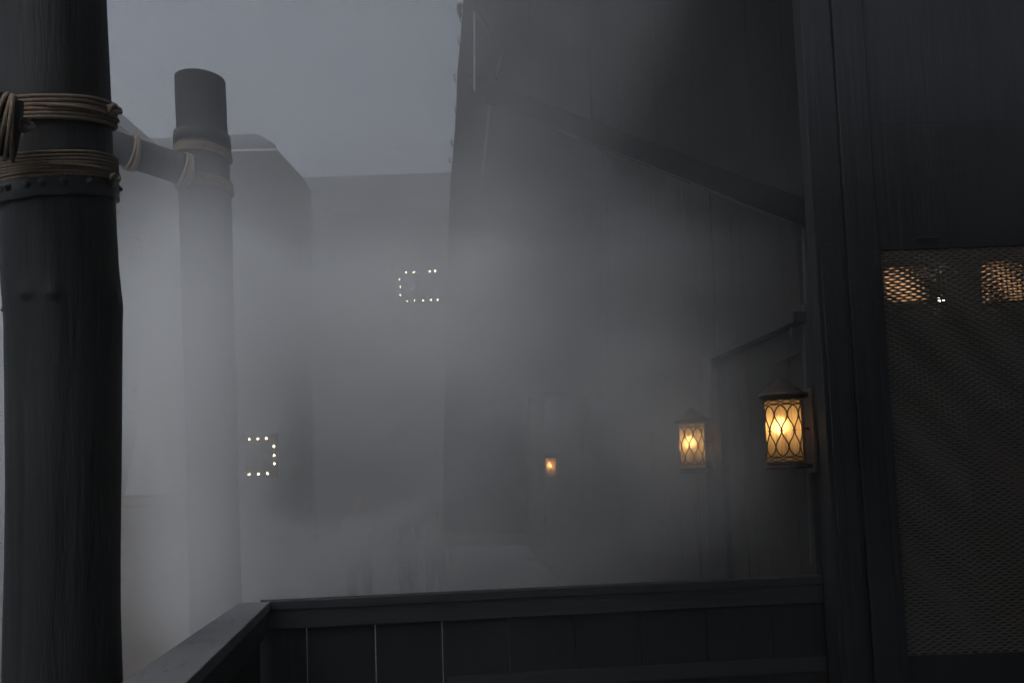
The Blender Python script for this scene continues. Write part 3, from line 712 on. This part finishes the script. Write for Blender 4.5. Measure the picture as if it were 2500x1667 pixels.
# ------------------------------------------------------------------ fog: a real scattering volume
def fog_material():
    m = bpy.data.materials.new('drifting_fog'); m.use_nodes = True; nt = m.node_tree; N = nt.nodes; L = nt.links
    N.remove(N['Principled BSDF']); out = N['Material Output']
    geo = N.new('ShaderNodeNewGeometry'); sp = N.new('ShaderNodeSeparateXYZ'); L.new(geo.outputs['Position'], sp.inputs[0])
    def math_(op, a, b=None, c=None):
        n = N.new('ShaderNodeMath'); n.operation = op
        for i, v_ in enumerate((a, b, c)):
            if v_ is None: continue
            if isinstance(v_, (int, float)): n.inputs[i].default_value = v_
            else: L.new(v_, n.inputs[i])
        return n.outputs[0]
    def mr(v_, a, b, c, d_, clamp=True, smooth=True):
        n = N.new('ShaderNodeMapRange'); n.interpolation_type = 'SMOOTHSTEP' if smooth else 'LINEAR'
        L.new(v_, n.inputs['Value'])
        for k_, x in (('From Min', a), ('From Max', b), ('To Min', c), ('To Max', d_)): n.inputs[k_].default_value = x
        return n.outputs[0]
    ramp_y = mr(sp.outputs['Y'], 2.9, 6.5, .05, 1.0)
    mp = N.new('ShaderNodeMapping'); mp.inputs['Scale'].default_value = (.55,.45,.8); mp.inputs['Location'].default_value = (3.1, 1.7, .4); L.new(geo.outputs['Position'], mp.inputs['Vector'])
    ns = N.new('ShaderNodeTexNoise'); ns.inputs['Scale'].default_value = 1.0; ns.inputs['Detail'].default_value = 5; ns.inputs['Roughness'].default_value = .55; ns.inputs['Distortion'].default_value = .9
    L.new(mp.outputs[0], ns.inputs['Vector'])
    wisps = mr(ns.outputs[0], .34, .68, .48, 1.6)
    dens = math_('MULTIPLY', ramp_y, wisps)
    dens = math_('MULTIPLY', dens, mr(sp.outputs['Z'], 2.0, 4.3, 1.0, .30))
    dens = math_('MULTIPLY', dens, mr(sp.outputs['Z'], .9, 3.0, .27, 1.0))
    dens = math_('MULTIPLY', dens, mr(sp.outputs['X'], -.8, 2.0, 1.0, .8))
    def blob(c, s, amp):
        v1 = N.new('ShaderNodeVectorMath'); v1.operation = 'SUBTRACT'; L.new(geo.outputs['Position'], v1.inputs[0]); v1.inputs[1].default_value = c
        v2 = N.new('ShaderNodeVectorMath'); v2.operation = 'DIVIDE'; L.new(v1.outputs[0], v2.inputs[0]); v2.inputs[1].default_value = s
        v3 = N.new('ShaderNodeVectorMath'); v3.operation = 'LENGTH'; L.new(v2.outputs[0], v3.inputs[0])
        return math_('MULTIPLY', mr(v3.outputs['Value'], 0, 1, amp, 0), wisps) if amp < 6 else mr(v3.outputs['Value'], 0, 1, amp, 0)
    for c, s, amp in BLOBS: dens = math_('ADD', dens, blob(c, s, amp))
    dens = math_('MULTIPLY', dens, FOG)
    dens = math_('MAXIMUM', dens, 0.0)
    sca = N.new('ShaderNodeVolumeScatter'); sca.inputs['Color'].default_value = (.955,.96,.968,1); sca.inputs['Anisotropy'].default_value = 0; L.new(dens, sca.inputs['Density'])
    L.new(sca.outputs[0], out.inputs['Volume'])
    return m
FOG = .35
BLOBS = [(tuple(P(490, 930, 4.75)), (.66, .65, 1.7), 10.5), (tuple(P(512, 1400, 4.75)), (.5, .55, .9), 8), (tuple(P(1750, 60, 5.8)), (3.2, 1.7, 2.2), .42), (tuple(P(1100, 860, 7.0)), (1.6, 1.4, 2.2), 1.6), (tuple(P(1640, 1080, 5.1)), (1.1, 1.1, 1.2), .8), (tuple(P(760, 760, 7.0)), (2.4, 1.8, 1.2), 3.0), (tuple(P(800, 1350, 7.5)), (3.5, 2.5, .9), 1.6)]
FM = fog_material()
def cavity_box(name, lo, hi, ilo=None, ihi=None):
    mb = MB(); lo, hi = Vector(lo), Vector(hi); mb.box((lo+hi)/2, hi-lo)
    bmesh.ops.recalc_face_normals(mb.bm, faces=mb.bm.faces)
    if ilo:
        ilo, ihi = Vector(ilo), Vector(ihi); m2 = MB(); m2.box((ilo+ihi)/2, ihi-ilo); bmesh.ops.recalc_face_normals(m2.bm, faces=m2.bm.faces)
        bmesh.ops.reverse_faces(m2.bm, faces=m2.bm.faces); tmp = bpy.data.meshes.new('tmp'); m2.bm.to_mesh(tmp); mb.bm.from_mesh(tmp)
    me = bpy.data.meshes.new(name); mb.bm.to_mesh(me); o = bpy.data.objects.new(name, me); COL.objects.link(o); me.materials.append(FM); return o
NL, NH = (-6.5, 2.7, GZ+.02), (2.6, 10.6, 6.6); e_ = .002
fog = cavity_box('fog', (-30, -4, GZ+.01), (30, 44, 15), tuple(c-e_ for c in NL), tuple(c+e_ for c in NH)); tag(fog, 'thin grey haze over the whole square and sky', 'fog', kind='stuff')
fog2 = cavity_box('fog', NL, NH); tag(fog2, 'thick drifting fog bank between the log posts and the lane', 'fog', kind='stuff')

# ------------------------------------------------------------------ light
sun_el, sun_az = R(50), R(-145)        # light from the upper left
w = bpy.data.worlds.new('World'); sc.world = w; w.use_nodes = True; nt = w.node_tree
sky = nt.nodes.new('ShaderNodeTexSky'); sky.sky_type = 'NISHITA'; sky.sun_disc = False; sky.sun_elevation = sun_el; sky.sun_rotation = sun_az; sky.dust_density = 4; sky.air_density = 1
hs = nt.nodes.new('ShaderNodeHueSaturation'); hs.inputs['Saturation'].default_value = .7
mul = nt.nodes.new('ShaderNodeMix'); mul.data_type = 'RGBA'; mul.blend_type = 'MULTIPLY'; mul.inputs['Factor'].default_value = 1; mul.inputs['B'].default_value = (.93, 1.0, 1.07, 1)
nt.links.new(sky.outputs[0], hs.inputs['Color']); nt.links.new(hs.outputs[0], mul.inputs['A']); nt.links.new(mul.outputs['Result'], nt.nodes['Background'].inputs['Color'])
nt.nodes['Background'].inputs['Strength'].default_value = .080
sd = bpy.data.lights.new('sun', 'SUN'); sd.energy = .15; sd.angle = R(35); sd.color = (1,.98,.96)
so = bpy.data.objects.new('sun', sd); COL.objects.link(so)
dirv = Vector((math.sin(sun_az)*math.cos(sun_el), math.cos(sun_az)*math.cos(sun_el), math.sin(sun_el)))
so.rotation_euler = dirv.to_track_quat('Z', 'Y').to_euler()
so.location = (0, 0, 30)

# ------------------------------------------------------------------ render settings
sc.view_settings.view_transform = 'Standard'; sc.view_settings.look = 'None'; sc.view_settings.exposure = 0; sc.view_settings.gamma = 1
c = sc.cycles
c.use_denoising = True; c.denoiser = 'OPENIMAGEDENOISE'
c.max_bounces = 10; c.diffuse_bounces = 3; c.glossy_bounces = 2; c.transmission_bounces = 4; c.transparent_max_bounces = 8; c.volume_bounces = 8
c.volume_step_rate = .7; c.volume_max_steps = 128; c.use_adaptive_sampling = True; c.adaptive_threshold = .08; c.adaptive_min_samples = 12
c.sample_clamp_indirect = 4; c.caustics_reflective = False; c.caustics_refractive = False
